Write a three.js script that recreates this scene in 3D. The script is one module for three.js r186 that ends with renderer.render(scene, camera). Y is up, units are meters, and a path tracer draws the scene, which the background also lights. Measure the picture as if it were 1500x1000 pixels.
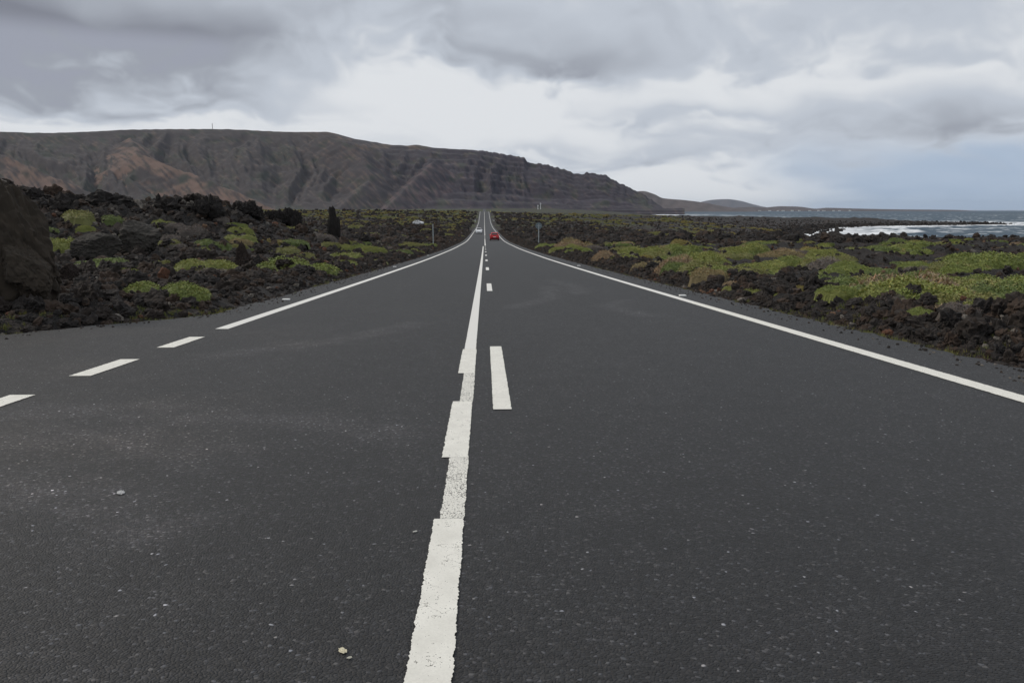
import * as THREE from 'three';
import { mergeGeometries } from 'three/addons/utils/BufferGeometryUtils.js';
import { RoundedBoxGeometry } from 'three/addons/geometries/RoundedBoxGeometry.js';
import { createNoise2D, createNoise3D, createNoise4D } from 'simplex-noise';

// ------------------------------------------------------------------ camera, sky, sun, exposure
const scene = new THREE.Scene();
const renderer = new THREE.WebGLRenderer({ antialias: true });
renderer.toneMapping = THREE.LinearToneMapping;
renderer.toneMappingExposure = 1.15;
renderer.shadowMap.enabled = true;
const EYE = 1.05, F = 1200, YAW = 1.92 * Math.PI / 180, PITCH = Math.atan(192 / F);
const camera = new THREE.PerspectiveCamera(2 * Math.atan(500 / F) * 180 / Math.PI, 1500 / 1000, 0.1, 60000);
camera.position.set(0, EYE, 0);
camera.rotation.set(-PITCH, -YAW, 0, 'YXZ');
camera.updateMatrixWorld();

function rng32(a) { return () => { a |= 0; a = a + 0x6D2B79F5 | 0; let t = Math.imul(a ^ a >>> 15, 1 | a); t = t + Math.imul(t ^ t >>> 7, 61 | t) ^ t; return ((t ^ t >>> 14) >>> 0) / 4294967296; }; }
const R = rng32(20231);
const n2 = createNoise2D(rng32(11)), n3 = createNoise3D(rng32(12)), n4 = createNoise4D(rng32(13));
function torus(u, v, f, o = 4) { let s = 0, a = .5; const X = Math.cos(u * 6.2832), Y = Math.sin(u * 6.2832), Z = Math.cos(v * 6.2832), W = Math.sin(v * 6.2832); for (let i = 0; i < o; i++) { s += a * n4(X * f, Y * f, Z * f, W * f + i * 9); a *= .5; f *= 2.03; } return s; }
const clamp = (x, a = 0, b = 1) => Math.min(b, Math.max(a, x));
const ss = (a, b, x) => { const t = clamp((x - a) / (b - a)); return t * t * (3 - 2 * t); };
const lerp = (a, b, t) => a + (b - a) * t;
function fbm2(x, y, o = 4) { let s = 0, a = .5, f = 1; for (let i = 0; i < o; i++) { s += a * n2(x * f + i * 17.3, y * f - i * 9.1); a *= .5; f *= 2.03; } return s; }
function fbm3(x, y, z, o = 4) { let s = 0, a = .5, f = 1; for (let i = 0; i < o; i++) { s += a * n3(x * f + i * 7.3, y * f - i * 3.1, z * f + i * 5.7); a *= .5; f *= 2.03; } return s; }
function pchip(P) {
  const n = P.length, x = P.map(p => p[0]), y = P.map(p => p[1]), d = [], m = [];
  for (let i = 0; i < n - 1; i++) d[i] = (y[i + 1] - y[i]) / (x[i + 1] - x[i]);
  m[0] = d[0]; m[n - 1] = d[n - 2];
  for (let i = 1; i < n - 1; i++) m[i] = d[i - 1] * d[i] <= 0 ? 0 : 2 / (1 / d[i - 1] + 1 / d[i]);
  return q => {
    if (q <= x[0]) return y[0] + m[0] * (q - x[0]); if (q >= x[n - 1]) return y[n - 1];
    let i = 0; while (q > x[i + 1]) i++;
    const h = x[i + 1] - x[i], t = (q - x[i]) / h, t2 = t * t, t3 = t2 * t;
    return (2 * t3 - 3 * t2 + 1) * y[i] + (t3 - 2 * t2 + t) * h * m[i] + (-2 * t3 + 3 * t2) * y[i + 1] + (t3 - t2) * h * m[i + 1];
  };
}

// overcast sky with cloud masses, computed per direction
{
  const W = 4096, H = 2048, data = new Float32Array(W * H * 4);
  // cloud masses of the view: azimuth, elevation, radii (degrees), how much darker (+) or brighter (-)
  const blobs = [[-27, 10.3, 15, 3.2, 1.0], [-20, 9, 9, 2.4, .26], [6.6, 9.4, 4.4, 1.3, .62], [2.5, 10.8, 4, 1.4, .26], [-3, 12.8, 6, 1.3, .3], [31, 5.3, 10, 1.1, .42], [24, 4.4, 7, .8, .16],
    [14, 6.5, 6, .5, .18], [21, 11, 12, 2.2, .16], [10, 3.6, 9, .6, .22], [-7, 8.3, 8, 1.5, -.3], [0, 6.3, 8, 1.6, -.2], [-24, 5.2, 14, 1.0, -.3], [14, 1.6, 8, .9, -.22], [24, 8, 8, 1.0, -.18], [12, 8.4, 5, 1.2, -.15]];
  const c0 = [.645, .665, .69], c1 = [.455, .492, .55], c2 = [.19, .202, .24], rain = [.30, .39, .52];
  for (let j = H / 2 - 4; j < H; j++) {
    const el = ((j + .5) / H - .5) * Math.PI, e = el * 180 / Math.PI, ce = Math.cos(el), se = Math.sin(el);
    for (let i = 0; i < W; i++) {
      const th = ((i + .5) / W - .5) * 2 * Math.PI, dx = ce * Math.cos(th), dz = ce * Math.sin(th);
      const az = Math.atan2(dx, -dz) * 180 / Math.PI;
      // clouds thin out to flat bands near the horizon: height is stretched there
      const v = Math.log(1 + Math.max(e, 0) / 7) * 1.15, hx = Math.cos(th) * lerp(1, .35, ss(10, 90, e)), hz = Math.sin(th) * lerp(1, .35, ss(10, 90, e));
      const wx = fbm3(hx * 5, v * 2, hz * 5, 3), wy = fbm3(hx * 5 + 40, v * 2, hz * 5, 3);
      const big = fbm3(hx * 2.2 + 5, v * 1.2, hz * 2.2, 3), mid = fbm3(hx * 6 + wx * .5, v * 3.2 + wy * .5, hz * 6, 6), fine = fbm3(hx * 17 + wx, v * 9 + wy, hz * 17, 4);
      const inView = ss(62, 36, Math.abs(az - 2)) * ss(26, 13, e);
      let d = .28 + .09 * ss(8.5, 13.5, e) + .2 * mid + .12 * fine + lerp(.5 * big, .14 * big, inView);
      const az2 = az + wx * 4 + mid * 3 + fine * 1.2, e2 = e + wy * 1.3 + mid * 1.2 + fine * .5;
      if (inView > 0) for (const [a, b, ra, rb, s] of blobs) { const q = ((az2 - a) / ra) ** 2 + ((e2 - b) / rb) ** 2; if (q < 9) d += inView * s * Math.exp(-q) * (1 + .5 * mid + .2 * fine); }
      d = clamp(d, 0, 1.3);
      const k = d < .5 ? ss(.12, .5, d) : 0, k2 = clamp((d - .5) / .8);
      const far = ss(15, 27, az + wx * 4) * ss(4.6, 2.2, e2) * ss(90, 55, az);
      const o = (j * W + i) * 4;
      for (let c = 0; c < 3; c++) {
        let L = d < .5 ? lerp(c0[c], c1[c], k) : lerp(c1[c], c2[c], k2);
        L = lerp(L, rain[c], far * .8);
        data[o + c] = L;
      }
      data[o + 3] = 1;
    }
  }
  { // the darkest cloud bases stay at a set share of the usual brightness
    const v = []; for (let j = Math.round(H * 100 / 180); j < H * 110 / 180; j += 3) for (let i = 0; i < W; i += 7) { const o = (j * W + i) * 4; v.push((data[o] + data[o + 1] + data[o + 2]) / 3); }
    v.sort((a, b) => a - b); const fl0 = v[v.length >> 1] * .61; console.log('cloud base', fl0);
    for (let k = H / 2 * W * 4; k < data.length; k += 4) { const el = (Math.floor(k / 4 / W) / H - .5) * 180, fl = fl0 * lerp(1, .55, ss(9.9, 11.8, el)), m = (data[k] + data[k + 1] + data[k + 2]) / 3, w = fl * .12, t = m < fl - w ? fl : m > fl + w ? m : m + (fl + w - m) ** 2 / (4 * w), g = t / m; data[k] *= g; data[k + 1] *= g; data[k + 2] *= g; }
  }
  for (let j = 0; j < H / 2 - 4; j++) for (let i = 0; i < W; i++) { const o = (j * W + i) * 4; data[o] = .3; data[o + 1] = .31; data[o + 2] = .33; data[o + 3] = 1; }
  const t = new THREE.DataTexture(data, W, H, THREE.RGBAFormat, THREE.FloatType);
  t.mapping = THREE.EquirectangularReflectionMapping; t.magFilter = t.minFilter = THREE.LinearFilter; t.needsUpdate = true;
  scene.background = t; scene.environment = t;
}
const sun = new THREE.DirectionalLight(0xfff3e2, 1.4);
sun.position.set(-170, 150, -110); sun.target.position.set(0, 0, -40);
sun.castShadow = true; sun.shadow.radius = 26; sun.shadow.mapSize.set(4096, 4096);
Object.assign(sun.shadow.camera, { left: -150, right: 150, top: 150, bottom: -150, near: 1, far: 600 });
scene.add(sun, sun.target);
scene.fog = new THREE.FogExp2(0xb8c8dc, 1.3e-5);
console.log('sky done');

// ------------------------------------------------------------------ helpers
const taken = new Map();
function numbered(n) { const k = taken.get(n) || 0; taken.set(n, k + 1); return k ? n + '_' + String(k).padStart(3, '0') : n; }
function std(o) { return new THREE.MeshStandardMaterial({ roughness: .9, metalness: 0, ...o }); }
const lin = (r, g, b) => new THREE.Color().setRGB(r, g, b);
function mesh(name, geo, mat, parent = scene) { const m = new THREE.Mesh(geo, mat); m.name = parent === scene ? numbered(name) : name; m.castShadow = m.receiveShadow = true; parent.add(m); return m; }
function tag(o, label, category, group) { o.userData = { label, category }; if (group) o.userData.group = group; return o; }
function thing(name, label, category, x, y, z, turn = 0, group) { const g = new THREE.Group(); g.name = numbered(name); g.position.set(x, y, z); g.rotation.y = turn; scene.add(g); return tag(g, label, category, group); }
function gridGeo(nu, nv, fn, colors, uvs) {   // fn(i,j) -> [x,y,z,(r,g,b),(u,v)]
  const P = new Float32Array(nu * nv * 3), C = colors && new Float32Array(nu * nv * 3), U = uvs && new Float32Array(nu * nv * 2), I = new Uint32Array((nu - 1) * (nv - 1) * 6);
  for (let j = 0, k = 0; j < nv; j++) for (let i = 0; i < nu; i++, k++) { const q = fn(i, j); P.set(q.slice(0, 3), k * 3); if (C) C.set(q.slice(3, 6), k * 3); if (U) U.set(q.slice(6, 8), k * 2); }
  let t = 0; for (let j = 0; j < nv - 1; j++) for (let i = 0; i < nu - 1; i++) { const a = j * nu + i, b = a + 1, c = a + nu, d = c + 1; I[t++] = a; I[t++] = b; I[t++] = c; I[t++] = b; I[t++] = d; I[t++] = c; }
  const g = new THREE.BufferGeometry(); g.setAttribute('position', new THREE.BufferAttribute(P, 3)); if (C) g.setAttribute('color', new THREE.BufferAttribute(C, 3)); if (U) g.setAttribute('uv', new THREE.BufferAttribute(U, 2));
  g.setIndex(new THREE.BufferAttribute(I, 1)); g.computeVertexNormals(); return g;
}

// ------------------------------------------------------------------ terrain shape
const SEA = -10;
const prof = pchip([[-3000, 60], [-60, 2.2], [0, 0], [28, -1.03], [50, -1.78], [98, -3.2], [160, -4.62], [205, -5.1], [260, -5.5], [360, -6.15], [455, -5.9], [560, -3.1], [645, -.4], [690, 0], [760, -.6], [1000, -3], [1500, -3], [2600, 3], [4000, 30]]);
const roadY = D => prof(D) ;
const edgeR = 4.4;
const edgeL = D => D > 12.3 ? -3.95 : D > 9.3 ? lerp(-5.5, -3.95, ss(9.0, 12.3, D)) - .0 : D > -14 ? -5.5 - 5 * ss(9.3, 5.5, D) : -10.5;
// coast, as points [x, D]; the sea lies on the right of the line
const coast = [[900, -3000], [640, -400], [560, 0], [430, 165], [300, 240], [205, 258], [140, 266], [118, 300], [144, 385], [186, 448], [215, 520], [262, 575], [330, 610], [404, 640], [430, 690], [420, 760], [380, 850], [330, 1050], [280, 1300], [330, 1600], [420, 2000], [500, 2600], [700, 3400], [900, 4200], [1100, 6000]];
function coastDist(x, D) {   // > 0 inland
  let best = 1e12, sgn = 1;
  for (let i = 0; i < coast.length - 1; i++) {
    const [ax, ay] = coast[i], [bx, by] = coast[i + 1], ex = bx - ax, ey = by - ay, t = clamp(((x - ax) * ex + (D - ay) * ey) / (ex * ex + ey * ey)), px = ax + ex * t - x, py = ay + ey * t - D, q = px * px + py * py;
    if (q < best) { best = q; sgn = (ex * (D - ay) - ey * (x - ax)) > 0 ? 1 : -1; }
  }
  return Math.sqrt(best) * sgn;
}
function sideDist(x, D) { return x > 0 ? x - edgeR : edgeL(D) - x; }
const G = (x, D, cx, cD, rx, rD) => Math.exp(-(((x - cx) / rx) ** 2) - (((D - cD) / rD) ** 2));
function baseH(x, D) {
  const cd = coastDist(x, D) + 14 * fbm2(x * .012, D * .012, 3) * ss(150, 320, D);
  const rd = roadY(D), w = 130 + 200 * ss(400, 800, D);
  let h = cd > 0 ? SEA + .1 + (rd - SEA - .1) * Math.pow(clamp(cd / w), .95) : SEA + .1 + Math.max(cd * .12, -6);
  const s = sideDist(x, D), off = ss(1, 9, s);
  if (x < 0) {
    h += 3.0 * G(x, D, -27, 44, 9.5, 16) + 1.4 * G(x, D, -38, 34, 12, 14) + 1.6 * G(x, D, -18, 52, 5, 9) + 1.0 * G(x, D, -13.5, 52, 5, 14) + 1.2 * G(x, D, -60, 90, 28, 30);
    h += 1.6 * ss(20, 130, -x) * ss(120, 300, D) * ss(700, 500, D);
  } else h += .5 * G(x, D, 60, 230, 60, 50) - .25 * G(x, D, 16, 30, 8, 30);
  h += off * ss(5, 90, cd) * (1.1 * fbm2(x * .03 + 9, D * .03, 3) * ss(10, 60, s) + .9 * fbm2(x * .11, D * .11, 3) * ss(3, 22, s));
  if (D > 500) h += ss(60, 300, Math.abs(x)) * 2.2 * fbm2(x * .006, D * .006 + 4, 4) * ss(0, 120, cd);
  return h;
}
function rough(x, D) {   // lava rubble
  const s = sideDist(x, D); if (s < .05) return 0;
  const m = ss(.1, 1.6, s), r = 1 - Math.abs(fbm2(x * .55, D * .55, 4)) * 2.2;
  return m * (.26 * Math.max(r, -.3) + .18 * fbm2(x * 1.9, D * 1.9, 3)) * (x < 0 ? lerp(.8, 1.7, ss(5, 16, s)) : lerp(1, .75, ss(2, 6, s))) * lerp(1, 1.8, ss(60, 300, D)) + (x > 0 ? .07 * ss(.2, .9, s) * ss(3.4, 1.4, s) : .1 * ss(.2, .8, s)) - .05 * ss(0, .3, s);
}
function Hh(x, D) { const s = sideDist(x, D); if (s <= 0) return roadY(D) - .012; const b = lerp(roadY(D) - .04, baseH(x, D), ss(.2, 7, s)); return b + rough(x, D); }
const inv = camera.matrixWorld;
function ray(px, py) { return new THREE.Vector3((px - 750) / F, -(py - 500) / F, -1).transformDirection(inv); }
function at(px, py) {   // the place on the ground that the photograph shows there
  const r = ray(px, py); let t = 2;
  for (let k = 0; k < 4000; k++) { const x = r.x * t, y = EYE + r.y * t, D = -r.z * t; if (y < Hh(x, D)) return { x, D, y: Hh(x, D), t }; t += .03 + t * .004; if (t > 4000) break; }
  return null;
}

function stoneTex(S, nC, seed, fn) {   // cells of stones: fn(cell random, gap 0..1, height) -> [r, g, b] linear
  const q = rng32(seed), n = nC * nC, px = new Float32Array(n), py = new Float32Array(n), ra = new Float32Array(n), rb = new Float32Array(n), out = new Uint8Array(S * S * 4), bmp = new Uint8Array(S * S * 4), cs = S / nC;
  for (let i = 0; i < n; i++) { px[i] = q(); py[i] = q(); ra[i] = q(); rb[i] = q(); }
  const e = v => 255 * clamp(v <= .0031308 ? 12.92 * v : 1.055 * Math.pow(v, 1 / 2.4) - .055);
  for (let y = 0; y < S; y++) for (let x = 0; x < S; x++) {
    const gx = Math.floor(x / cs), gy = Math.floor(y / cs); let b = 9, b2 = 9, bi = 0;
    for (let v = -1; v <= 1; v++) for (let u = -1; u <= 1; u++) { const k = (gy + v + nC) % nC * nC + (gx + u + nC) % nC, ddx = gx + u + px[k] - x / cs, ddy = gy + v + py[k] - y / cs, d = ddx * ddx + ddy * ddy; if (d < b) { b2 = b; b = d; bi = k; } else if (d < b2) b2 = d; }
    const gap = clamp((Math.sqrt(b2) - Math.sqrt(b)) * 2.6), c = fn(ra[bi], rb[bi], gap), o = (y * S + x) * 4; out[o] = e(c[0]); out[o + 1] = e(c[1]); out[o + 2] = e(c[2]); out[o + 3] = bmp[o + 3] = 255; bmp[o] = bmp[o + 1] = bmp[o + 2] = 255 * gap * (.25 + .75 * rb[bi]);
  }
  const mk = (d, srgb) => { const t = new THREE.DataTexture(d, S, S); t.wrapS = t.wrapT = THREE.RepeatWrapping; t.magFilter = THREE.LinearFilter; if (srgb) t.colorSpace = THREE.SRGBColorSpace; t.needsUpdate = true; return t; };
  return [mk(out, true), mk(bmp)];
}
// ground sheet: a fan that keeps to the road's edges
{
  const cols = [0]; let w = .0025; while (cols[cols.length - 1] < .95) { cols.push(cols[cols.length - 1] + w); w = Math.min(w * 1.06, .0036); } while (cols[cols.length - 1] < 9) cols.push(cols[cols.length - 1] * 1.25 + .05);
  const rows = [-3000, -900, -300, -120, -60, -40, -25, -15, -9, -5, -2]; let D = 0; while (D < 4200) { rows.push(D); D += Math.max(.12, D * .0135); }
  const n = cols.length, rightSide = cols, c = [0, 0, 0];
  const colour = (x, D, y) => {
    const a = fbm2(x * .35, D * .35, 3), b = n2(x * 2.7, D * 2.7), red = ss(.25, .5, fbm2(x * .13 + 50, D * .13, 3)), k = .75 + .35 * a + .3 * b;
    let r = .036 * k, g = .030 * k, bl = .027 * k;
    r += red * .035; g += red * .012; bl += red * .004;
    const far = ss(260, 420, D), gr = far * ss(-.05, .22, fbm2(x * .02, D * .014 + 3, 4) + .1 * n2(x * .3, D * .2) + .12 * ss(430, 560, D) * ss(800, 700, D) + .2 * ss(1200, 2000, D)) * (x > 60 ? .6 : 1) * (D < 1200 ? ss(170, 120, x) : 1) * ss(2, 30, coastDist(x, D));
    return [lerp(r, .085, gr), lerp(g, .105, gr), lerp(bl, .035, gr)];
  };
  const [gC, gB] = stoneTex(1024, 60, 991, (a, b, gap) => { const k = (.25 + .75 * a) * (.75 + .25 * gap), w = a > .97 ? 1.3 : 1; return [k * w, k * w * (.9 + .1 * b), k * w * (.82 + .18 * b)]; });
  const gMat = std({ vertexColors: true, roughness: 1, map: gC, bumpMap: gB, bumpScale: .05 });
  for (const side of [-1, 1]) {
    const geo = gridGeo(n, rows.length, (i, j) => {
      const D = rows[j], gD = Math.abs(D) + 8, e = side > 0 ? edgeR : edgeL(D), x = e + side * (rightSide[i] * gD - (i ? 0 : .25));
      const y = Hh(x, D) - (i ? 0 : .1), k = colour(x, D, y); return [x, y, -D, ...k, x / 2.7, D / 2.7];
    }, true, true);
    if (side > 0) { } else { const I = geo.index.array; for (let k = 0; k < I.length; k += 3) { const t = I[k]; I[k] = I[k + 1]; I[k + 1] = t; } geo.computeVertexNormals(); }
    const m = mesh('ground', geo, gMat); m.userData = { kind: 'structure', label: side > 0 ? 'dark lava ground falling to the sea' : 'dark lava ground with a rubble ridge inland' };
  }
}
console.log('ground done');

// ------------------------------------------------------------------ road
const roadG = new THREE.Group(); roadG.name = 'road'; roadG.userData = { kind: 'structure', label: 'straight asphalt road dipping and climbing to a far crest' }; scene.add(roadG);
{
  const S = 2048, M = 3.2, cell = 7, nC = Math.floor(S / cell), q = rng32(77);
  const px = new Float32Array(nC * nC), py = new Float32Array(nC * nC), tone = new Float32Array(nC * nC), hue = new Float32Array(nC * nC), hgt = new Float32Array(nC * nC);
  for (let i = 0; i < nC * nC; i++) {
    px[i] = q(); py[i] = q(); const u = q(); hgt[i] = q();
    tone[i] = u < .0032 ? 4.5 + 5 * q() : u < .05 ? 2 + 1.6 * q() : .22 + 1.35 * q() * q() + .25 * q(); hue[i] = q();
  }
  const patch = new Float32Array((S >> 3) ** 2); { const w = S >> 3; for (let y = 0; y < w; y++) for (let x = 0; x < w; x++) { patch[y * w + x] = 1.6 * torus(x / w, y / w, 1.6, 5); } }
  const col = new Uint8Array(S * S * 4), bmp = new Uint8Array(S * S * 4), cs = S / nC;
  for (let y = 0; y < S; y++) for (let x = 0; x < S; x++) {
    const gx = Math.floor(x / cs), gy = Math.floor(y / cs); let b = 9, b2 = 9, bi = 0;
    for (let v = -1; v <= 1; v++) for (let u = -1; u <= 1; u++) { const ix = (gx + u + nC) % nC, iy = (gy + v + nC) % nC, k = iy * nC + ix, ddx = gx + u + px[k] - x / cs, ddy = gy + v + py[k] - y / cs, d = ddx * ddx + ddy * ddy; if (d < b) { b2 = b; b = d; bi = k; } else if (d < b2) b2 = d; }
    const gap = clamp((Math.sqrt(b2) - Math.sqrt(b)) * 3.2), t = tone[bi];
    let k = .0245 * t * (.4 + .6 * gap) * (1 + .3 * patch[(y >> 3) * (S >> 3) + (x >> 3)]); if (t > 4) k = Math.min(.42, k * 1.6) * gap + .02 * (1 - gap);
    const h = hue[bi], r = k * (1 + .10 * (h - .4)), g = k * (1 + .02 * (h - .5)), bb = k * (1.07 - .12 * (h - .4)), o = (y * S + x) * 4;
    const s = v => 255 * (v <= .0031308 ? 12.92 * v : 1.055 * Math.pow(v, 1 / 2.4) - .055);
    col[o] = s(r); col[o + 1] = s(g); col[o + 2] = s(bb); col[o + 3] = 255;
    bmp[o] = bmp[o + 1] = bmp[o + 2] = 255 * (.15 + .85 * gap * (.3 + .7 * hgt[bi])); bmp[o + 3] = 255;
  }
  const mk = (d, srgb) => { const t = new THREE.DataTexture(d, S, S); t.wrapS = t.wrapT = THREE.RepeatWrapping; t.magFilter = THREE.LinearFilter; t.minFilter = THREE.LinearMipmapLinearFilter; t.generateMipmaps = true; if (srgb) t.colorSpace = THREE.SRGBColorSpace; t.repeat.set(1 / M, 1 / M); t.needsUpdate = true; return t; };
  const mat = std({ map: mk(col, true), bumpMap: mk(bmp), bumpScale: .007, vertexColors: true, roughness: .68 });
  const rows = [-60, -30, -15, -8, -4, -2, -1]; let D = 0; while (D < 4250) { rows.push(D); D += Math.max(.12, D * .008); }
  const nx = 110;
  // dusty tyre tracks: arcs turning off into the lay-by, and scuffs further on
  const arcs = [[[-3.6, 4.9], [-2.4, 5.1], [-1.2, 4.8], [-.45, 4.4]], [[-2.6, 4.4], [-1.9, 4.35], [-1.35, 3.9]], [[-2.2, 3.5], [-1.65, 3.3], [-1.25, 2.9]], [[-2.5, 7.6], [-1.6, 8.6], [-.9, 10.5]], [[.4, 13], [1.2, 15], [1.5, 19]], [[1.8, 22], [2.1, 19], [1.9, 16.5]], [[2.3, 11.5], [2.0, 13.2], [2.5, 14.5]]];
  const segD = (x, D) => { let b = 9; for (const a of arcs) for (let i = 0; i < a.length - 1; i++) { const [ax, ay] = a[i], ex = a[i + 1][0] - ax, ey = a[i + 1][1] - ay, t = clamp(((x - ax) * ex + (D - ay) * ey) / (ex * ex + ey * ey)); b = Math.min(b, Math.hypot(ax + ex * t - x, (ay + ey * t - D) * .8)); } return b; };
  const geo = gridGeo(nx, rows.length, (i, j) => {
    const D = rows[j], l = edgeL(D), x = l + (edgeR - l) * i / (nx - 1) + ((i === 0 || i === nx - 1) ? .07 * n2(D * 2.5, i) + .05 * n2(D * 9, i) + .03 * n2(D * 31, i) : 0);
    const st = D < 30 ? ss(.3, .03, segD(x, D) + .08 * n2(x * 3, D * 3)) * (.55 + .45 * n2(x * 14, D * 14)) : 0;
    const dirt = ss(.0, .55, fbm2(x * .5, D * .35 + 7, 4)) * ss(-.2, -2.2, x) * ss(16, 5, D);
    const k = 1 + .24 * fbm2(x * .45, D * .12, 4) + .08 * n2(x * 9, D * 9) + 2.0 * Math.max(0, st) + .5 * dirt;
    return [x, roadY(D), -D, k * (1 + .1 * dirt + .05 * st), k * (1 + .03 * dirt), k * (1 - .05 * dirt), x, D];
  }, true, true);
  mesh('asphalt', geo, mat, roadG);

  // paint: whole, or worn down to the stones
  const T = 1024, paint = (worn, seed) => {
    const c = new Uint8Array(T * T * 4), a = new Uint8Array(T * T * 4);
    for (let y = 0; y < T; y++) for (let x = 0; x < T; x++) {
      const u = x / T, v = y / T;
      const spot = n3(u * 85, v * 85, seed) * .55 + n3(u * 190, v * 190, seed + 3) * .45, soft = fbm3(u * 7, v * 5, seed + 7, 3);
      const crack = Math.abs(fbm3(u * 5, v * 5, seed + 11, 5)) < .007 && soft > -.05 ? 1 : 0;
      const o = (y * T + x) * 4, k = 224 + 14 * soft + 8 * spot - (crack ? 120 : 0);
      c[o] = k; c[o + 1] = k - 2; c[o + 2] = k - 11; c[o + 3] = 255;
      const lim = worn ? .3 - .3 * soft : .66 - .3 * soft; a[o] = a[o + 1] = a[o + 2] = spot > lim ? 0 : 255; a[o + 3] = 255;
    }
    const mk = (d, s) => { const t = new THREE.DataTexture(d, T, T); t.wrapS = t.wrapT = THREE.RepeatWrapping; t.magFilter = THREE.LinearFilter; if (s) t.colorSpace = THREE.SRGBColorSpace; t.needsUpdate = true; return t; };
    return std({ map: mk(c, true), alphaMap: mk(a), alphaTest: .5, roughness: .7 });
  };
  const fresh = paint(false, 3), worn = paint(true, 9), plain = std({ color: lin(.72, .71, .67), roughness: .7 });
  function strip(name, D0, D1, xl, xr, mat, lift = .005) {
    const near = D0 < 12, rows = []; let D = D0; while (D < D1 - 1e-4) { rows.push(D); D += near && D < 10 ? .006 : Math.max(.3, D * .008); } rows.push(D1);
    const xs = [0, .5, 1], g = gridGeo(3, rows.length, (i, j) => { const D = rows[j], jit = D < 10 ? .0022 * n2(D * 130, xl * 50 + i * 9) + .0022 * n2(D * 41, i * 5 + xr) + .0025 * n2(D * 9, i * 3 + xr) : 0, x = lerp(xl, xr, xs[i]) + (i === 1 ? 0 : jit); return [x, roadY(D) + lift, -D, 1, 1, 1, x, D]; }, false, true);
    return mesh(name, g, mat, roadG);
  }
  strip('centre_line', .6, 2.97, -.196, -.083, fresh);
  strip('centre_line', 2.972, 3.86, -.174, -.083, worn);
  strip('centre_line', 3.862, 5.27, -.214, -.085, fresh);
  strip('centre_line', 5.272, 6.43, -.168, -.08, worn);
  strip('centre_line', 6.432, 7.9, -.216, -.082, fresh);
  strip('centre_line', 7.902, 100, -.2, -.088, plain);
  for (let k = 0; k < 8; k++) { const s = 5.0 + 12.35 * k; strip('lane_dash', s, s + 3.1, .05, .165, k ? plain : fresh); }
  strip('centre_line', 104, 172, .03, .17, plain); for (const s of [177, 185, 193]) strip('lane_dash', s, s + 4, .03, .17, plain);
  strip('centre_line', 203, 700, .03, .19, plain);
  strip('edge_line', 1, 14, 3.5, 3.66, fresh); strip('edge_line', 14.002, 700, 3.5, 3.66, plain);
  strip('edge_line', 9.9, 700, -3.26, -3.1, plain);
  for (const s of [1.2, 2.95, 4.7, 6.42, 8.15]) strip('edge_dash', s, s + .92, -3.27, -3.1, fresh);
}
console.log('road done');

// ------------------------------------------------------------------ sea
{
  const rows = []; let D = 150; while (D < 2600) { rows.push(D); D += Math.max(2, D * .007); } for (; D < 42000; D *= 1.12) rows.push(D);
  const cols = []; for (let a = .02; a < .8; a += .002) cols.push(a); for (let a = .8; a < 7; a *= 1.2) cols.push(a);
  const geo = gridGeo(cols.length, rows.length, (i, j) => {
    const D = rows[j], x = cols[i] * D, cd = -coastDist(x, D) + 6 * fbm2(x * .03, D * .03, 3), n = fbm2(x * .035, D * .11, 4), m = fbm2(x * .012 + 5, D * .03, 3);
    let f = D > 2600 ? 0 : ss(44, 8, cd + 24 * n);
    const set = Math.exp(-(((cd - 42 + 26 * m) / 9) ** 2)), set2 = Math.exp(-(((cd - 90 + 40 * m) / 8) ** 2));
    f = Math.max(f, D < 2600 ? ss(.12, .6, set * (.75 + 1.3 * n) * ss(-.25, .1, m)) : 0, D < 2600 ? ss(.35, .8, set2 * (.6 + 1.4 * n) * ss(-.1, .2, m)) : 0);
    if (D < 2600) f = Math.max(f, ss(.42, .56, n + .22 * G(x, D, 470, 760, 130, 130)) * .9);
    if (D > 1100 && D < 2600) f = Math.max(f, ss(.1, .35, fbm2(x * .01, D * .012 + 9, 3)) * ss(300, 40, cd));
    const y = SEA + (D < 3000 ? .35 * n * ss(0, 20, cd) + .7 * set * ss(.1, .5, n + .3) : 0);
    return [x, y, -D, lerp(.030, .78, f), lerp(.062, .8, f), lerp(.092, .82, f)];
  }, true);
  const m = mesh('sea', geo, new THREE.MeshPhysicalMaterial({ vertexColors: true, roughness: .5, specularIntensity: .16 })); m.userData = { kind: 'structure', label: 'grey blue sea with white surf along the black shore' };
}

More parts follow.
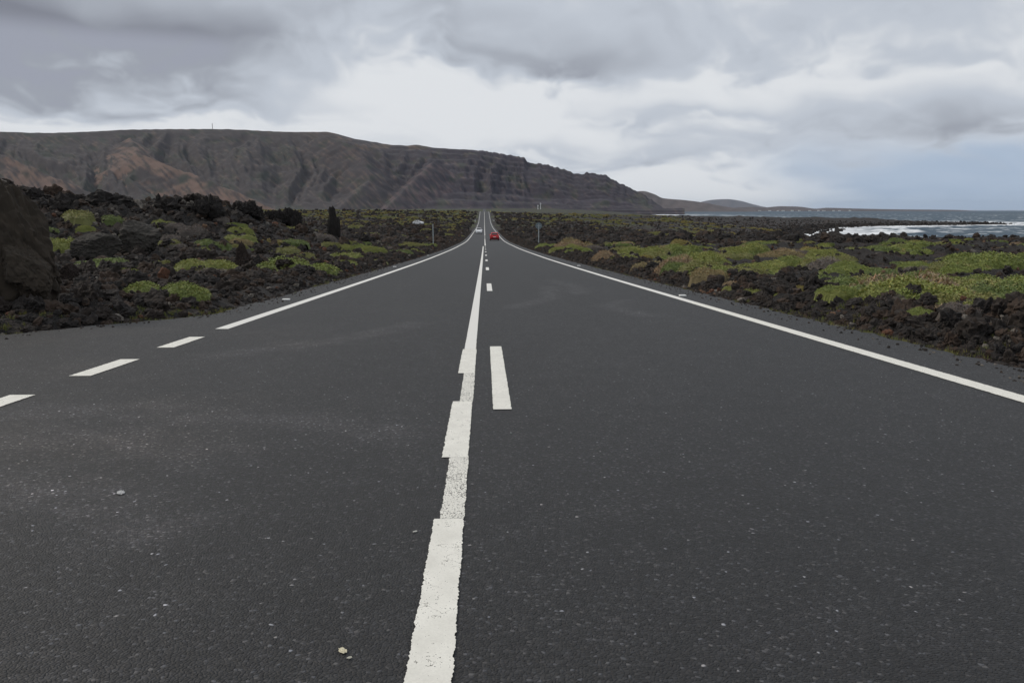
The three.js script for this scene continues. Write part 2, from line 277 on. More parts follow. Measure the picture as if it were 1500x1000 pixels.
// ------------------------------------------------------------------ mountain and far hills
const azOf = px => Math.atan((px - 750) / F) + YAW, elOf = (px, py) => { const r = ray(px, py); return r.y / Math.hypot(r.x, r.z); };
{
  const sky = [[-1500, 215], [-700, 205], [-300, 196], [0, 193], [80, 195], [150, 193], [205, 190], [330, 189], [440, 193], [480, 193], [530, 204], [600, 213], [612, 212], [640, 216], [700, 220], [740, 226], [768, 231], [773, 238], [800, 240.5], [808, 243], [830, 250], [850, 255], [858, 253], [880, 256], [895, 262], [905, 268], [925, 277], [945, 288], [960, 298], [972, 306], [985, 310], [1000, 314]];
  const yAt = pchip(sky);
  const spurs = [   // crest points [px, py, distance]; slope to the sides; tint
    [[[-160, 196, 3900], [-10, 219, 3300], [60, 244, 3000], [150, 284, 2700], [200, 312, 2500]], .62, 1], [[[205, 200, 3900], [212, 224, 3400], [290, 254, 3050], [360, 284, 2750], [420, 313, 2500]], .66, 1],
    [[[480, 196, 3900], [535, 222, 3500], [545, 262, 3100], [490, 313, 2500]], .6, 0], [[[640, 235, 3500], [600, 270, 3000], [560, 313, 2500]], .7, 2]];
  const crest = spurs.map(([pts, sl, tint]) => ({ sl, tint, p: pts.map(([px, py, d]) => { const a = azOf(px); return [Math.sin(a) * d, Math.cos(a) * d, elOf(px, py) * d + EYE]; }) }));
  const cols = []; for (let c = -1500; c < -60; c += 24) cols.push(c); for (let c = -60; c <= 1000; c += 2) cols.push(c);
  const rows = []; for (let k = 0; k <= 190; k++) rows.push(k / 190);
  const NOISE = (x, D) => fbm2(x * .0022, D * .0022, 5);
  const geo = gridGeo(cols.length, rows.length, (i, j) => {
    const px = cols[i], a = azOf(px), Rd = lerp(4200, 3500, ss(500, 960, px)), Fd = lerp(2650, 2900, ss(400, 900, px)), d = lerp(2330, Rd + (Rd - Fd) * .5, rows[j]), t = Math.max((d - Fd) / (Rd - Fd), 0);
    const x = Math.sin(a) * d, D = Math.cos(a) * d;
    const jag = px > 700 && px < 985 ? 1.3 * n2(px * .11, 3) + 1 * n2(px * .31, 8) : .4 * n2(px * .05, 2);
    const Hr = elOf(px, yAt(px) + jag) * Rd + EYE;
    const gul = fbm2(px * .018 + .6 * n2(px * .006, t), t * .5, 4), cliff = ss(450, 700, px);
    let tt = clamp(t + (.12 * gul + .022 * (1 - 2 * Math.abs(fbm2(px * .03 + .8 * gul + t * 1.5, t * 1.6, 3))) + .02 * fbm2(px * .08, t * 5, 3)) * Math.sin(Math.PI * clamp(t)));
    let P = t >= 1 ? 1 - .1 * (t - 1) : lerp(Math.pow(tt, 1.35), tt < .45 ? tt * .62 : lerp(.28, 1, Math.pow((tt - .45) / .55, .9)), cliff);
    if (t < 1) { const b = 9, q = P * b + .25 * gul, fr = q - Math.floor(q); P = lerp(P, (Math.floor(q) + ss(.25, .8, fr)) / b, .6 * cliff * ss(0, .1, P) * ss(1, .93, P)); P = Math.min(P, 1); }
    let h = Math.max(Hr, 2) * P - (t <= 0 ? 6 : 0), tint = 0, best = h;
    for (const s of crest) for (let k = 0; k < s.p.length - 1; k++) {
      const A = s.p[k], B = s.p[k + 1], ex = B[0] - A[0], ey = B[1] - A[1], u = clamp(((x - A[0]) * ex + (D - A[1]) * ey) / (ex * ex + ey * ey)), dist = Math.hypot(A[0] + ex * u - x, A[1] + ey * u - D);
      const hs = lerp(A[2], B[2], u) - dist * s.sl * (1 + .22 * fbm2(x * .012, D * .012, 3)); if (hs > best) { best = hs; tint = s.tint ? s.tint : 3; }
    }
    h = best; h += (13 * NOISE(x, D) + 5 * fbm2(x * .01, D * .01, 4)) * ss(0, .12, t) * ss(1.0, .9, t);
    if (j === 0) h = -14; else if (t <= 0) h = Math.max(h, baseH(x, D) - 3);
    const st = n2(h * .06, px * .004) * .5 + n2(h * .17, px * .01) * .3, v = fbm2(px * .02, h * .012, 4), streak = fbm2(px * .10 + h * .035, h * .016, 4);
    let r = lerp(.054, .038, cliff), g = lerp(.045, .031, cliff), b = lerp(.047, .044, cliff); { const tan = ss(.05, .4, v + .5 * streak) * (1 - .6 * cliff) + .9 * G(px, h, 500, 390, 90, 35); r = lerp(r, .12, .55 * tan); g = lerp(g, .085, .55 * tan); b = lerp(b, .068, .55 * tan); } const green = ss(-.1, .35, v + .1 * (px < 450 ? 1 : 0) - .15); r = lerp(r, .031, green); g = lerp(g, .035, green); b = lerp(b, .029, green);
    let k = 1 + .5 * st * (.2 + cliff) + .3 * v + .2 * streak;
    const red = tint === 1 ? ss(-.35, .3, streak + .15 + .3 * v) * ss(.1, -.25, fbm2(px * .012 + 3, h * .01, 3) - .25) : tint === 2 ? .75 * ss(-.2, .3, streak) : tint === 3 ? .35 * ss(.05, .4, streak) : ss(.12, .5, streak + .35 * v - .1) * .3 + .35 * ss(.0, .3, v + streak * .4) * G(px, h, 580, 330, 120, 50);
    r = lerp(r, tint === 2 ? .105 : .155, red); g = lerp(g, tint === 2 ? .07 : .102, red); b = lerp(b, tint === 2 ? .072 : .082, red);
    return [x, h, -D, r * k * .8, g * k * .8, b * k * .8];
  }, true);
  mesh('mountain', geo, std({ vertexColors: true, roughness: 1 })).userData = { kind: 'structure', label: 'long flat topped volcanic mountain with reddish spurs and dark cliffs' };

  function hill(pts, d, depth, col, label) {
    const y = pchip(pts), a0 = pts[0][0], a1 = pts[pts.length - 1][0], nu = Math.max(40, Math.round((a1 - a0) / 1.5)), nv = 24;
    const g = gridGeo(nu, nv, (i, j) => { const px = lerp(a0, a1, i / (nu - 1)), a = azOf(px), v = j / (nv - 1), dd = d + (v - .55) * depth, pr = v < .55 ? Math.pow(v / .55, 1.2) : 1 - Math.pow((v - .55) / .45, 2), top = Math.max(elOf(px, y(px)) * d + EYE - SEA, 1), n = fbm2(px * .05, v * 4 + d, 4);
      const h = SEA - 2 + (top + 2) * clamp(pr * (1 + .12 * n * Math.sin(Math.PI * clamp(v / .55)))), k = 1 + .5 * n; return [Math.sin(a) * dd, h, -Math.cos(a) * dd, col[0] * k, col[1] * k, col[2] * k]; }, true);
    mesh('hill', g, std({ vertexColors: true, roughness: 1 })).userData = { kind: 'structure', label };
  }
  hill([[880, 296], [925, 281], [938, 279.5], [955, 284], [968, 290], [1000, 293], [1030, 297], [1062, 303], [1090, 307], [1110, 309]], 8000, 2200, [.075, .058, .056], 'purple brown hill stepping down behind the cliff');
  hill([[1000, 306], [1026, 295], [1040, 292.5], [1060, 291.5], [1080, 294], [1098, 299], [1130, 306]], 30000, 5000, [.075, .058, .056], 'far rounded hill behind the low headland');
  hill([[1020, 309], [1060, 305], [1100, 302.8], [1112, 303.8], [1140, 302], [1165, 302.6], [1190, 305.5], [1205, 304.2], [1235, 305], [1300, 306.4], [1392, 307.4], [1425, 309.2]], 12000, 1500, [.07, .054, .052], 'low brown headland running out into the sea');
}
console.log('mountain done');

// ------------------------------------------------------------------ lava rocks
function rockGeo(seed, detail, spiky, cuts = 9, squash = .8, fine = 0) {
  const q = rng32(seed), g0 = new THREE.IcosahedronGeometry(1, detail), P = g0.attributes.position, planes = [];
  for (let k = 0; k < cuts; k++) { const v = new THREE.Vector3(q() * 2 - 1, q() * 2 - 1, q() * 2 - 1).normalize(); planes.push([v, .55 + .4 * q()]); }
  const v = new THREE.Vector3(), cols = [];
  for (let i = 0; i < P.count; i++) {
    v.fromBufferAttribute(P, i).normalize(); let r = 1.05; for (const [n, d] of planes) { const c = n.dot(v); if (c > .05) r = Math.min(r, d / c); }
    r *= 1 + spiky * (fbm3(v.x * 1.5 + seed, v.y * 1.5, v.z * 1.5, 3) + .55 * fbm3(v.x * 4.5 + seed, v.y * 4.5, v.z * 4.5, 4) - .35 * Math.abs(n3(v.x * 3.2, v.y * 3.2 + seed, v.z * 3.2)));
    if (fine) r *= 1 + fine * (fbm3(v.x * 6 + seed, v.y * 6, v.z * 6, 2) - .8 * Math.abs(n3(v.x * 4, v.y * 4 + seed, v.z * 4)));
    P.setXYZ(i, v.x * r, v.y * r * squash, v.z * r);
    const k = 1 + .5 * fbm3(v.x * 3, v.y * 3, v.z * 3 + seed, 3); cols.push(k, k, k);
  }
  g0.setAttribute('color', new THREE.Float32BufferAttribute(cols, 3)); g0.deleteAttribute('uv'); g0.computeVertexNormals(); return g0;
}
const rockVars = [1, 2, 3, 4, 5, 6].map(s => rockGeo(s * 31, 3, .42, 8, .78));
const rockFine = [11, 12, 13, 14].map(s => rockGeo(s * 17, 5, .42, 7, .85));
const rockCols = [lin(.0165, .0135, .0120), lin(.024, .0180, .0145), lin(.037, .0240, .0165), lin(.026, .0215, .0190), lin(.085, .038, .021), lin(.14, .125, .108), lin(.14, .085, .052)];
const rockMats = rockCols.map(c => std({ color: c, vertexColors: true, roughness: 1 }));
const pxOf = (x, y, D) => { const v = new THREE.Vector3(x, y, -D).applyMatrix4(camera.matrixWorldInverse); return [750 + F * v.x / -v.z, 500 - F * v.y / -v.z, -v.z]; };
camera.matrixWorldInverse.copy(camera.matrixWorld).invert();
{
  const list = [];
  const add = (x, D, s, c, up = .25) => list.push([x, Hh(x, D) + s * up, D, s, c, R() * 6.28, R(), R()]);
  const tone = (x, D) => { const u = R(), red = ss(.15, .45, fbm2(x * .16 + 50, D * .16, 3)), lich = x < 0 ? .035 + .2 * ss(-.1, .3, fbm2(x * .2, D * .2 + 80, 2)) * ss(8, 14, -x) : .02; return u < lich ? 5 : u < lich + .015 + .18 * red ? (R() < .75 ? 4 : 6) : Math.floor(R() * 4); };
  // verge rubble, both sides
  for (let k = 0; k < 34000; k++) { const D = 2 + 260 * Math.pow(R(), 2.1), side = R() < .5 ? -1 : 1, s = .12 + (side > 0 ? 2.4 : 5) * Math.pow(R(), 1.4), x = side > 0 ? edgeR + s : edgeL(D) - s; const z = .022 + .12 * Math.pow(R(), 4) * ss(0, .8, s) + .0008 * D; const c = tone(x, D); add(x, D, c > 3 ? Math.min(z, .06 + .0008 * D) : z, c); }
  for (let k = 0; k < 7000; k++) { const D = 3 + 30 * Math.pow(R(), 1.6), side = R() < .5 ? -1 : 1, s = .12 - .55 * Math.pow(R(), 2.2), x = side > 0 ? edgeR + s : edgeL(D) - s; add(x, D, .005 + .012 * Math.pow(R(), 3), R() < .2 ? 5 : Math.floor(R() * 4), .9); }
  // the fields
  for (let k = 0; k < 60000; k++) { const D = 5 + 130 * Math.pow(R(), 1.6), w = R() * 2 - 1, x = w * (6 + D * .95), s = sideDist(x, D); if (s < 1) continue; if (x > 0 && R() < .6) continue; const c = tone(x, D), z = .03 + (x > 0 ? .12 : .2) * Math.pow(R(), 6) * (c > 3 ? .5 : 1) + .0012 * D; add(x, D, z, c); }
  for (let k = 0; k < 30000; k++) { const D = 100 + 560 * Math.pow(R(), 1.3), w = R() * 1.7 - .8, x = w * D, s = sideDist(x, D); if (s < 2 || coastDist(x, D) < -4) continue; if (x < 0 && w < -.55) continue; const z = (.2 + .75 * Math.pow(R(), 3) + .0008 * D) * (x > 60 ? .6 : 1); add(x, D, z, Math.floor(R() * 4), .1); }
  // left ridge: larger clinker
  for (let k = 0; k < 2600; k++) { const D = 22 + 45 * R(), x = -9 - 38 * R(); if (baseH(x, D) < roadY(D) + 1.2 && R() < .75) continue; add(x, D, .1 + .42 * Math.pow(R(), 4), R() < .85 ? Math.floor(R() * 3) : tone(x, D)); }
  // shore
  for (let k = 0; k < 5000; k++) { const i = 3 + Math.floor(R() * 13), t = R(), A = coast[i], B = coast[i + 1], x = lerp(A[0], B[0], t) + (R() - .62) * 34, D = lerp(A[1], B[1], t) + (R() - .5) * 30; if (D < 150) continue; const cd = coastDist(x, D); if (cd < -14) continue; const s = .25 + 1.1 * Math.pow(R(), 6); list.push([x, Math.max(Hh(x, D), SEA - .2) + s * .15, D, s, R() < .7 ? 0 : 1, R() * 6.28, R(), R()]); }
  const scored = list.map(r => { const [px, py, d] = pxOf(r[0], r[1], r[2]); return [d > 1 && px > -20 && px < 1520 && py < 1000 ? r[3] / d : 0, r]; }).sort((a, b) => b[0] - a[0]);
  const near = scored.slice(0, 290), rest = scored.slice(290);
  near.forEach(([, r], i) => {
    const m = mesh('lava_rock', rockFine[i % 4], rockMats[r[4]]); m.position.set(r[0], r[1], -r[2]); m.rotation.set(r[6], r[5], r[7]); m.scale.set(r[3] * (1 + .4 * r[6]), r[3] * (.8 + .5 * r[7]), r[3]);
    const inl = r[0] < 0, kind = r[4] === 5 ? 'pale lichen covered' : r[4] === 4 || r[4] === 6 ? 'rusty red' : 'rough black';
    tag(m, `${kind} lava rock lying in rubble on the ${inl ? 'inland' : 'seaward'} side of the road`, 'rock', `${kind} rocks on the ${inl ? 'inland' : 'seaward'} side`);
  });
  const dum = new THREE.Object3D();
  for (let v = 0; v < rockVars.length; v++) {
    const part = rest.filter((_, i) => i % rockVars.length === v), im = new THREE.InstancedMesh(rockVars[v], std({ vertexColors: true, roughness: 1 }), part.length);
    part.forEach(([, r], i) => { dum.position.set(r[0], r[1], -r[2]); dum.rotation.set(r[6] * .9, r[5], r[7] * .9); dum.scale.set(r[3] * (1 + .4 * r[6]), r[3] * (.7 + .5 * r[7]), r[3]); dum.updateMatrix(); im.setMatrixAt(i, dum.matrix); im.setColorAt(i, rockCols[r[4]]); });
    im.name = numbered('lava_rubble'); im.userData = { kind: 'stuff', label: 'loose black and brown lava rubble covering the ground', category: 'rubble' }; im.castShadow = im.receiveShadow = true; scene.add(im);
  }
}
// boulders that stand out
function boulder(name, label, x, D, w, h, dp, turn, seed, mat, opt = {}) {
  let g = rockGeo(seed, opt.detail ?? 18, opt.spiky ?? .22, opt.cuts ?? 12, 1, opt.fine ?? .03);
  if (opt.blocks) { const q = rng32(seed), L = []; for (let k = 0; k < opt.blocks; k++) { const b = rockGeo(seed + k * 13, opt.detail ?? 6, opt.spiky ?? .4, opt.cuts ?? 7, 1, opt.fine ?? 0), a = q() * 6.28, rr = k ? .75 * Math.sqrt(q()) : .05, s = (k || !opt.core ? .34 + .3 * q() : opt.core) * (1 - .35 * rr); b.rotateX(q() * 3); b.scale(s, s * (.8 + .5 * q()), s); b.translate(Math.cos(a) * rr, (q() - .2) * .75 * (1 - rr), Math.sin(a) * rr); L.push(b); } g = mergeGeometries(L); }
  const P = g.attributes.position;
  g.computeBoundingBox(); const b = g.boundingBox;
  for (let i = 0; i < P.count; i++) {
    const u = (P.getY(i) - b.min.y) / (b.max.y - b.min.y), tp = opt.taper ? lerp(1, 1 - opt.taper, u) : 1;
    P.setXYZ(i, P.getX(i) / (b.max.x - b.min.x) * w * tp + (opt.lean || 0) * u * w, (u - .12) * h * 1.13, P.getZ(i) / (b.max.z - b.min.z) * dp * tp);
  }
  g.computeVertexNormals();
  const m = mesh(name, g, mat); m.position.set(x, Hh(x, D) - .03, -D); m.rotation.y = turn; return tag(m, label, 'rock');
}
const mBrown = std({ color: lin(.036, .028, .020), vertexColors: true, roughness: 1 }), mGrey = std({ color: lin(.038, .034, .029), vertexColors: true, roughness: 1 }), mDark = std({ color: lin(.0135, .0112, .0100), vertexColors: true, roughness: 1 }), mRed = std({ color: lin(.021, .0135, .0105), vertexColors: true, roughness: 1 });
boulder('boulder', 'big brown grey boulder leaning beside the lay-by, taller than all other rocks', -6.42, 11.5, 1.75, 1.95, 1.5, .4, 901, mBrown, { taper: .5, lean: -.12, spiky: .16, cuts: 12, detail: 15, fine: .035, blocks: 9, core: .85 });
function spot(px, py, fn) { const p = at(px, py); if (p) fn(p, p.t / F); }
spot(357, 394, (p, k) => boulder('standing_rock', 'upright dark brown cone of lava standing alone in green ground cover', p.x, p.D, 33 * k, 40 * k, 30 * k, .3, 411, mRed, { taper: .55, spiky: .3 }));
spot(205, 372, (p, k) => boulder('boulder', 'angular grey boulder with a rusty top on the inland rubble', p.x, p.D, 56 * k, 44 * k, 50 * k, .8, 515, mGrey, { spiky: .12, cuts: 9 }));
spot(140, 378, (p, k) => boulder('boulder', 'long low grey boulder beside the rusty topped one', p.x, p.D, 62 * k, 34 * k, 45 * k, .2, 618, mGrey, { spiky: .12, cuts: 9 }));
spot(101, 412, (p, k) => boulder('boulder', 'small round dark rock with an orange cap near the big boulder', p.x, p.D, 26 * k, 26 * k, 24 * k, .2, 640, mRed, { spiky: .2 }));
for (const [px, top, w, h, D, label] of [[112, 281, 44, 30, 44, 'jagged lava block on the ridge beside the broad crag'], [166, 277, 96, 46, 45, 'broad jagged lava crag crowning the inland ridge'], [241, 283, 26, 34, 46, 'pointed lava spike on the ridge crest'], [311, 283, 44, 32, 45, 'rounded lava block on the ridge between spike and slope'], [366, 292, 52, 30, 50, 'wide lava block where the ridge drops towards the road'], [430, 303, 34, 30, 55, 'dark lava lump at the low end of the ridge'], [404, 305, 26, 26, 54, 'small lava lump at the low end of the ridge'], [490, 300, 22, 25, 62, 'tall thin lava pillar standing apart from the ridge'], [60, 284, 60, 30, 42, 'flat topped lava block on the ridge above the big boulder']]) {
  const a = azOf(px), x = Math.tan(a) * D, yTop = EYE + elOf(px, top) * Math.hypot(x, D), k = D / Math.cos(a) / F, g = Hh(x, D), hh = Math.max(h * k, yTop - g + .1);
  boulder(px === 490 ? 'lava_pillar' : 'lava_crag', label, x, D, w * k, hh, w * k * .8, .4, 700 + px, mDark, px === 490 ? { spiky: .2, taper: .1, cuts: 9, detail: 8, blocks: 7, core: .7 } : { blocks: px === 166 ? 22 : 11 }).position.y = yTop - hh;
}
console.log('rocks done');

// ------------------------------------------------------------------ plants
function cushionGeo(seed, n, leaf, h, lumps, wide = .36, core = [.62, .62, .5]) {   // dome of many small leaves over a woody core, radius 1
  const q = rng32(seed), P = [], C = [], put = (a, b, c, k) => { P.push(...a, ...b, ...c); for (let i = 0; i < 3; i++) C.push(...k); };
  const L = []; for (let k = 0; k < lumps; k++) { const a = q() * 6.28, r = .62 * Math.sqrt(q()); L.push([Math.cos(a) * r, Math.sin(a) * r, .34 + .3 * q(), h * (.6 + .5 * q())]); }
  const top = (x, z) => { let y = -1; for (const [cx, cz, r, hh] of L) { const d = ((x - cx) ** 2 + (z - cz) ** 2) / (r * r); if (d < 1) y = Math.max(y, hh * Math.pow(1 - d, .62)); } return y; };
  const N = n > 1500 ? 20 : 12; for (let i = 0; i < N; i++) for (let j = 0; j < N; j++) {
    const c = [[i, j], [i + 1, j], [i + 1, j + 1], [i, j + 1]].map(([a, b]) => { const x = (a / N - .5) * 2.1, z = (b / N - .5) * 2.1; const y = top(x, z); return [x, y > 0 ? y * .86 - .03 : -.4, z]; }); if (c.every(v => v[1] < -.3)) continue; put(c[0], c[2], c[1], core); put(c[0], c[3], c[2], core);
  }
  for (let k = 0, m = 0; m < n && k < n * 6; k++) {
    const a = q() * 6.28, r = Math.sqrt(q()) * 1.05, x = Math.cos(a) * r, z = Math.sin(a) * r, y = top(x, z); if (y < 0) continue; m++;
    const yy = y * (.72 + .34 * q()), e = .04, nx = top(x - e, z) - top(x + e, z), nz = top(x, z - e) - top(x, z + e), ln = Math.hypot(nx, 2 * e, nz) || 1, up = [nx / ln * .5 + (q() - .5) * 2.2, 2 * e / ln * .5 + q() * .5, nz / ln * .5 + (q() - .5) * 2.2];
    const ul = Math.hypot(...up), U = up.map(v => v / ul), t = q() * 6.28, S = [Math.cos(t), 0, Math.sin(t)], l = leaf * (.6 + .8 * q()), w = l * wide, b = [x, yy, z], tip = U.map((v, i) => b[i] + v * l), s1 = S.map((v, i) => b[i] + v * w), s2 = S.map((v, i) => b[i] - v * w), v = .8 + .4 * q(), yl = q() < .16 ? 1.25 : 1, c = [v * yl, v, v * (.8 + .3 * q())];
    put(s1, s2, tip, c);
  }
  const g = new THREE.BufferGeometry(); g.setAttribute('position', new THREE.Float32BufferAttribute(P, 3)); g.setAttribute('color', new THREE.Float32BufferAttribute(C, 3)); g.computeVertexNormals(); return g;
}
const cushG = [1, 2, 3, 4].map(s => cushionGeo(s * 7, 4200, .046, .5, 7 + s)), cushMid = [1, 2, 3, 4].map(s => cushionGeo(s * 9, 1800, .062, .5, 6 + s)), cushFar = [5, 6].map(s => cushionGeo(s * 7, 1600, .075, .48, 7));
const twigG = [1, 2, 3].map(s => cushionGeo(s * 13, 2000, .085, .52, 6 + s, .16, [.5, .48, .45]));
const leafM = [[.185, .225, .055], [.22, .245, .064], [.145, .19, .056], [.21, .215, .075], [.25, .21, .065]].map(c => std({ color: lin(...c), vertexColors: true, side: THREE.DoubleSide, roughness: .75 }));
const twigM = [[.30, .23, .15], [.27, .225, .12], [.17, .15, .14]].map(c => std({ color: lin(...c), vertexColors: true, side: THREE.DoubleSide, roughness: .95 }));
{
  const plants = [];   // x, D, radius, height factor, kind (0 cushion, 1 dry tan, 2 grey twigs), tint
  const put = (x, D, r, hf, kind, tint) => plants.push([x, D, r, hf, kind, tint, R() * 6.28]);
  const S = (px, py, w, kind = 0, tint = 0, hf = 1) => spot(px, py, (p, k) => { const r = w * k / 2, x = p.x > 0 ? Math.max(p.x, edgeR + .5 + r) : Math.min(p.x, edgeL(p.D) - .5 - r); put(x, p.D + r * .5, r, hf, kind, tint); });
  // those that stand out in the photograph: px, py of the base, width
  for (const a of [[225, 438, 120, 0, 0], [275, 440, 60, 0, 1], [92, 368, 80, 0, 1], [440, 396, 130, 0, 0], [400, 388, 70, 0, 2], [500, 385, 50, 0, 1], [305, 360, 50, 0, 2], [340, 357, 50, 1, 1], [285, 362, 40, 0, 1], [430, 378, 60, 0, 3], [520, 368, 60, 0, 0], [545, 372, 50, 0, 1], [500, 366, 40, 0, 1], [470, 352, 40, 2, 2], [475, 362, 40, 0, 3], [605, 362, 44, 0, 3], [640, 363, 36, 0, 0], [590, 372, 40, 0, 2], [620, 372, 40, 0, 1], [235, 330, 34, 0, 1], [350, 340, 40, 0, 1], [345, 333, 30, 0, 0], [522, 335, 30, 0, 3], [110, 352, 60, 2, 2], [560, 385, 30, 0, 3],
    [790, 372, 50, 0, 1], [770, 366, 34, 0, 0], [820, 376, 56, 0, 0], [815, 366, 60, 1, 0, 1.1], [850, 364, 60, 1, 1, 1.2], [880, 382, 60, 1, 0, 1.1], [945, 372, 66, 0, 1], [915, 390, 60, 0, 3], [965, 404, 80, 1, 0, 1.3], [930, 400, 50, 1, 1], [1000, 398, 60, 0, 2], [1030, 385, 90, 0, 1], [1050, 400, 80, 0, 0], [1035, 416, 70, 1, 1], [1085, 414, 60, 1, 0], [1105, 428, 40, 0, 1], [1075, 428, 36, 0, 1], [1155, 428, 30, 0, 1], [1180, 430, 24, 0, 4], [1195, 428, 26, 2, 2], [1235, 434, 70, 0, 0], [1280, 432, 60, 0, 0], [1225, 447, 46, 0, 1], [1320, 452, 46, 2, 2, 1.2], [1310, 432, 44, 2, 2], [1375, 442, 60, 0, 1], [1385, 452, 44, 0, 0], [1350, 463, 46, 0, 0], [1425, 462, 56, 2, 2, 1.1], [1480, 466, 60, 2, 2], [1455, 448, 80, 0, 1], [1400, 430, 70, 1, 1], [1440, 432, 60, 0, 3], [1490, 440, 50, 0, 3], [1240, 412, 80, 0, 2], [1320, 412, 90, 0, 2], [1400, 400, 60, 1, 0], [1120, 400, 90, 0, 1], [1180, 392, 80, 0, 0], [1150, 376, 60, 1, 1], [1100, 372, 70, 0, 1], [1220, 376, 60, 0, 1], [1350, 372, 60, 0, 0], [1460, 392, 90, 0, 0], [1180, 372, 40, 2, 2], [870, 366, 40, 1, 2], [1000, 370, 60, 0, 0], [690, 348, 8, 0, 3], [655, 346, 26, 0, 3], [670, 336, 20, 0, 1]]) S(...a);
  const nSeen = plants.length;
  // the rest of the cover
  for (let k = 0; k < 2300; k++) { const D = 9 + 130 * Math.pow(R(), 1.3), x = edgeR + 1.6 + R() * (D * .75 + 6), s = x - edgeR; if (s < 1 + .015 * D) continue; const c = 1.25 * fbm2(x * .13, D * .09, 3) + .1 * ss(3, 10, s) - .9 * ss(95, 140, D); if (c < .2 + .14 * R()) continue; const u = R(); put(x, D, (.35 + .7 * R()) * (1 + D * .005), .62 + .4 * R(), u < .87 ? 0 : u < .95 ? 1 : 2, u < .87 ? Math.floor(R() * 4.3) : u < .95 ? Math.floor(R() * 2) : 2); }
  for (let k = 0; k < 1100; k++) { const D = 14 + 150 * R(), x = edgeL(D) - 2 - R() * (D * .6 + 3), c = fbm2(x * .12 + 31, D * .07, 3) - .25 * ss(1.5, 3, baseH(x, D) - roadY(D)); if (c < -.02 + .2 * R()) continue; const u = R(); put(x, D, .35 + .6 * R(), .7 + .4 * R(), u < .8 ? 0 : 2, u < .8 ? Math.floor(R() * 4.3) : 2); }
  for (let k = 0; k < 16000; k++) { const D = 130 + 560 * R(), x = (R() * 1.5 - .65) * D, cd = coastDist(x, D); if (Math.abs(x) < 8 || cd < 12 || (x > 150 && D > 400)) continue; const c = fbm2(x * .02, D * .014 + 3, 4) + .35 * ss(400, 520, D) + (x > 0 ? -.12 + .3 * ss(60, 20, cd) : 0) - .1; if (c < .02 + .22 * R()) continue; put(x, D, 1.1 + 1.6 * R(), .6 + .3 * R(), 0, 3 + Math.floor(R() * 1.99)); }
  const scored = plants.map((p, i) => { const y = Hh(p[0], p[1]), [px, py, d] = pxOf(p[0], y, p[1]); return [d > 1 && px > -30 && px < 1530 ? p[2] / d + (i < nSeen ? 1 : 0) : 0, p, y]; }).sort((a, b) => b[0] - a[0]);
  const count = [0, 0, 0], far = [], kindName = ['cushion_shrub', 'dry_shrub', 'twig_bush'];
  const words = [['bright green', 'yellow green', 'deep green', 'olive green', 'yellowing'], ['tan', 'pale brown', 'tan'], ['grey', 'grey', 'grey']];
  for (const [sc, p, y] of scored) {
    const [x, D, r, hf, kind, tint, rot] = p;
    if (sc > 0 && count[kind] < (kind ? 120 : 270)) {
      count[kind]++;
      const m = mesh(kindName[kind], kind === 0 ? (count[0] < 110 ? cushG : cushMid)[count[0] % 4] : twigG[count[kind] % 3], kind === 0 ? leafM[tint] : twigM[tint]);
      m.position.set(x, y - .04 * r - .02, -D); m.rotation.y = rot; m.scale.set(r * (.9 + .25 * R()), r * hf * (kind ? .85 : .8), r * (.9 + .25 * R()));
      const side = x < 0 ? 'inland' : 'seaward', w = words[kind][tint];
      tag(m, kind === 0 ? `low ${w} succulent cushion on the ${side} side of the road` : kind === 1 ? `dry ${w} rounded shrub on the ${side} side of the road` : `bare grey twig bush on the ${side} side of the road`, kind ? 'shrub' : 'ground plant', `${w} ${kind ? 'shrubs' : 'cushions'} on the ${side} side`);
    } else far.push([x, y, D, r, hf, kind, tint, rot]);
  }
  const d = new THREE.Object3D();
  for (let v = 0; v < 3; v++) {
    const part = far.filter((f, i) => v < 2 ? f[5] === 0 && i % 2 === v : f[5] > 0), im = new THREE.InstancedMesh(v < 2 ? cushFar[v] : twigG[0], std({ vertexColors: true, side: THREE.DoubleSide, roughness: .85 }), part.length);
    part.forEach(([x, y, D, r, hf, kind, tint, rot], i) => { d.position.set(x, y - .05 * r, -D); d.rotation.set(0, rot, 0); d.scale.set(r, r * hf * .8, r); d.updateMatrix(); im.setMatrixAt(i, d.matrix); im.setColorAt(i, kind === 0 ? leafM[tint].color : twigM[tint].color); });
    im.name = numbered('distant_scrub'); im.userData = { kind: 'stuff', label: v < 2 ? 'low green scrub dotted over the distant lava field' : 'dry scrub scattered over the distant lava field', category: 'scrub' }; im.castShadow = im.receiveShadow = true; scene.add(im);
  }
  // thin grass along the edge of the asphalt
  const blade = new THREE.BufferGeometry(); { const P = [], q = rng32(5); for (let k = 0; k < 14; k++) { const a = q() * 6.28, l = .5 + .5 * q(), x = Math.cos(a) * .35 * q(), z = Math.sin(a) * .35 * q(), w = .05, tx = x + Math.cos(a) * .4 * q(), tz = z + Math.sin(a) * .4 * q(); P.push(x - w * Math.sin(a), 0, z + w * Math.cos(a), x + w * Math.sin(a), 0, z - w * Math.cos(a), tx, l, tz); } blade.setAttribute('position', new THREE.Float32BufferAttribute(P, 3)); blade.computeVertexNormals(); }
  const tufts = []; for (let k = 0; k < 9000; k++) { const D = 3 + 32 * Math.pow(R(), 1.8), side = R() < .6 ? -1 : 1, s = .02 + (D < 13 ? 1.1 : .4) * Math.pow(R(), 1.6), x = side > 0 ? edgeR + s : edgeL(D) - s; if (n2(x * .8, D * .5) < (D < 13 ? -.2 : .35)) continue; tufts.push([x, D, .03 + .06 * R()]); }
  const im = new THREE.InstancedMesh(blade, std({ side: THREE.DoubleSide, roughness: .9 }), tufts.length), cA = lin(.19, .165, .045), cB = lin(.10, .125, .035), cc = new THREE.Color();
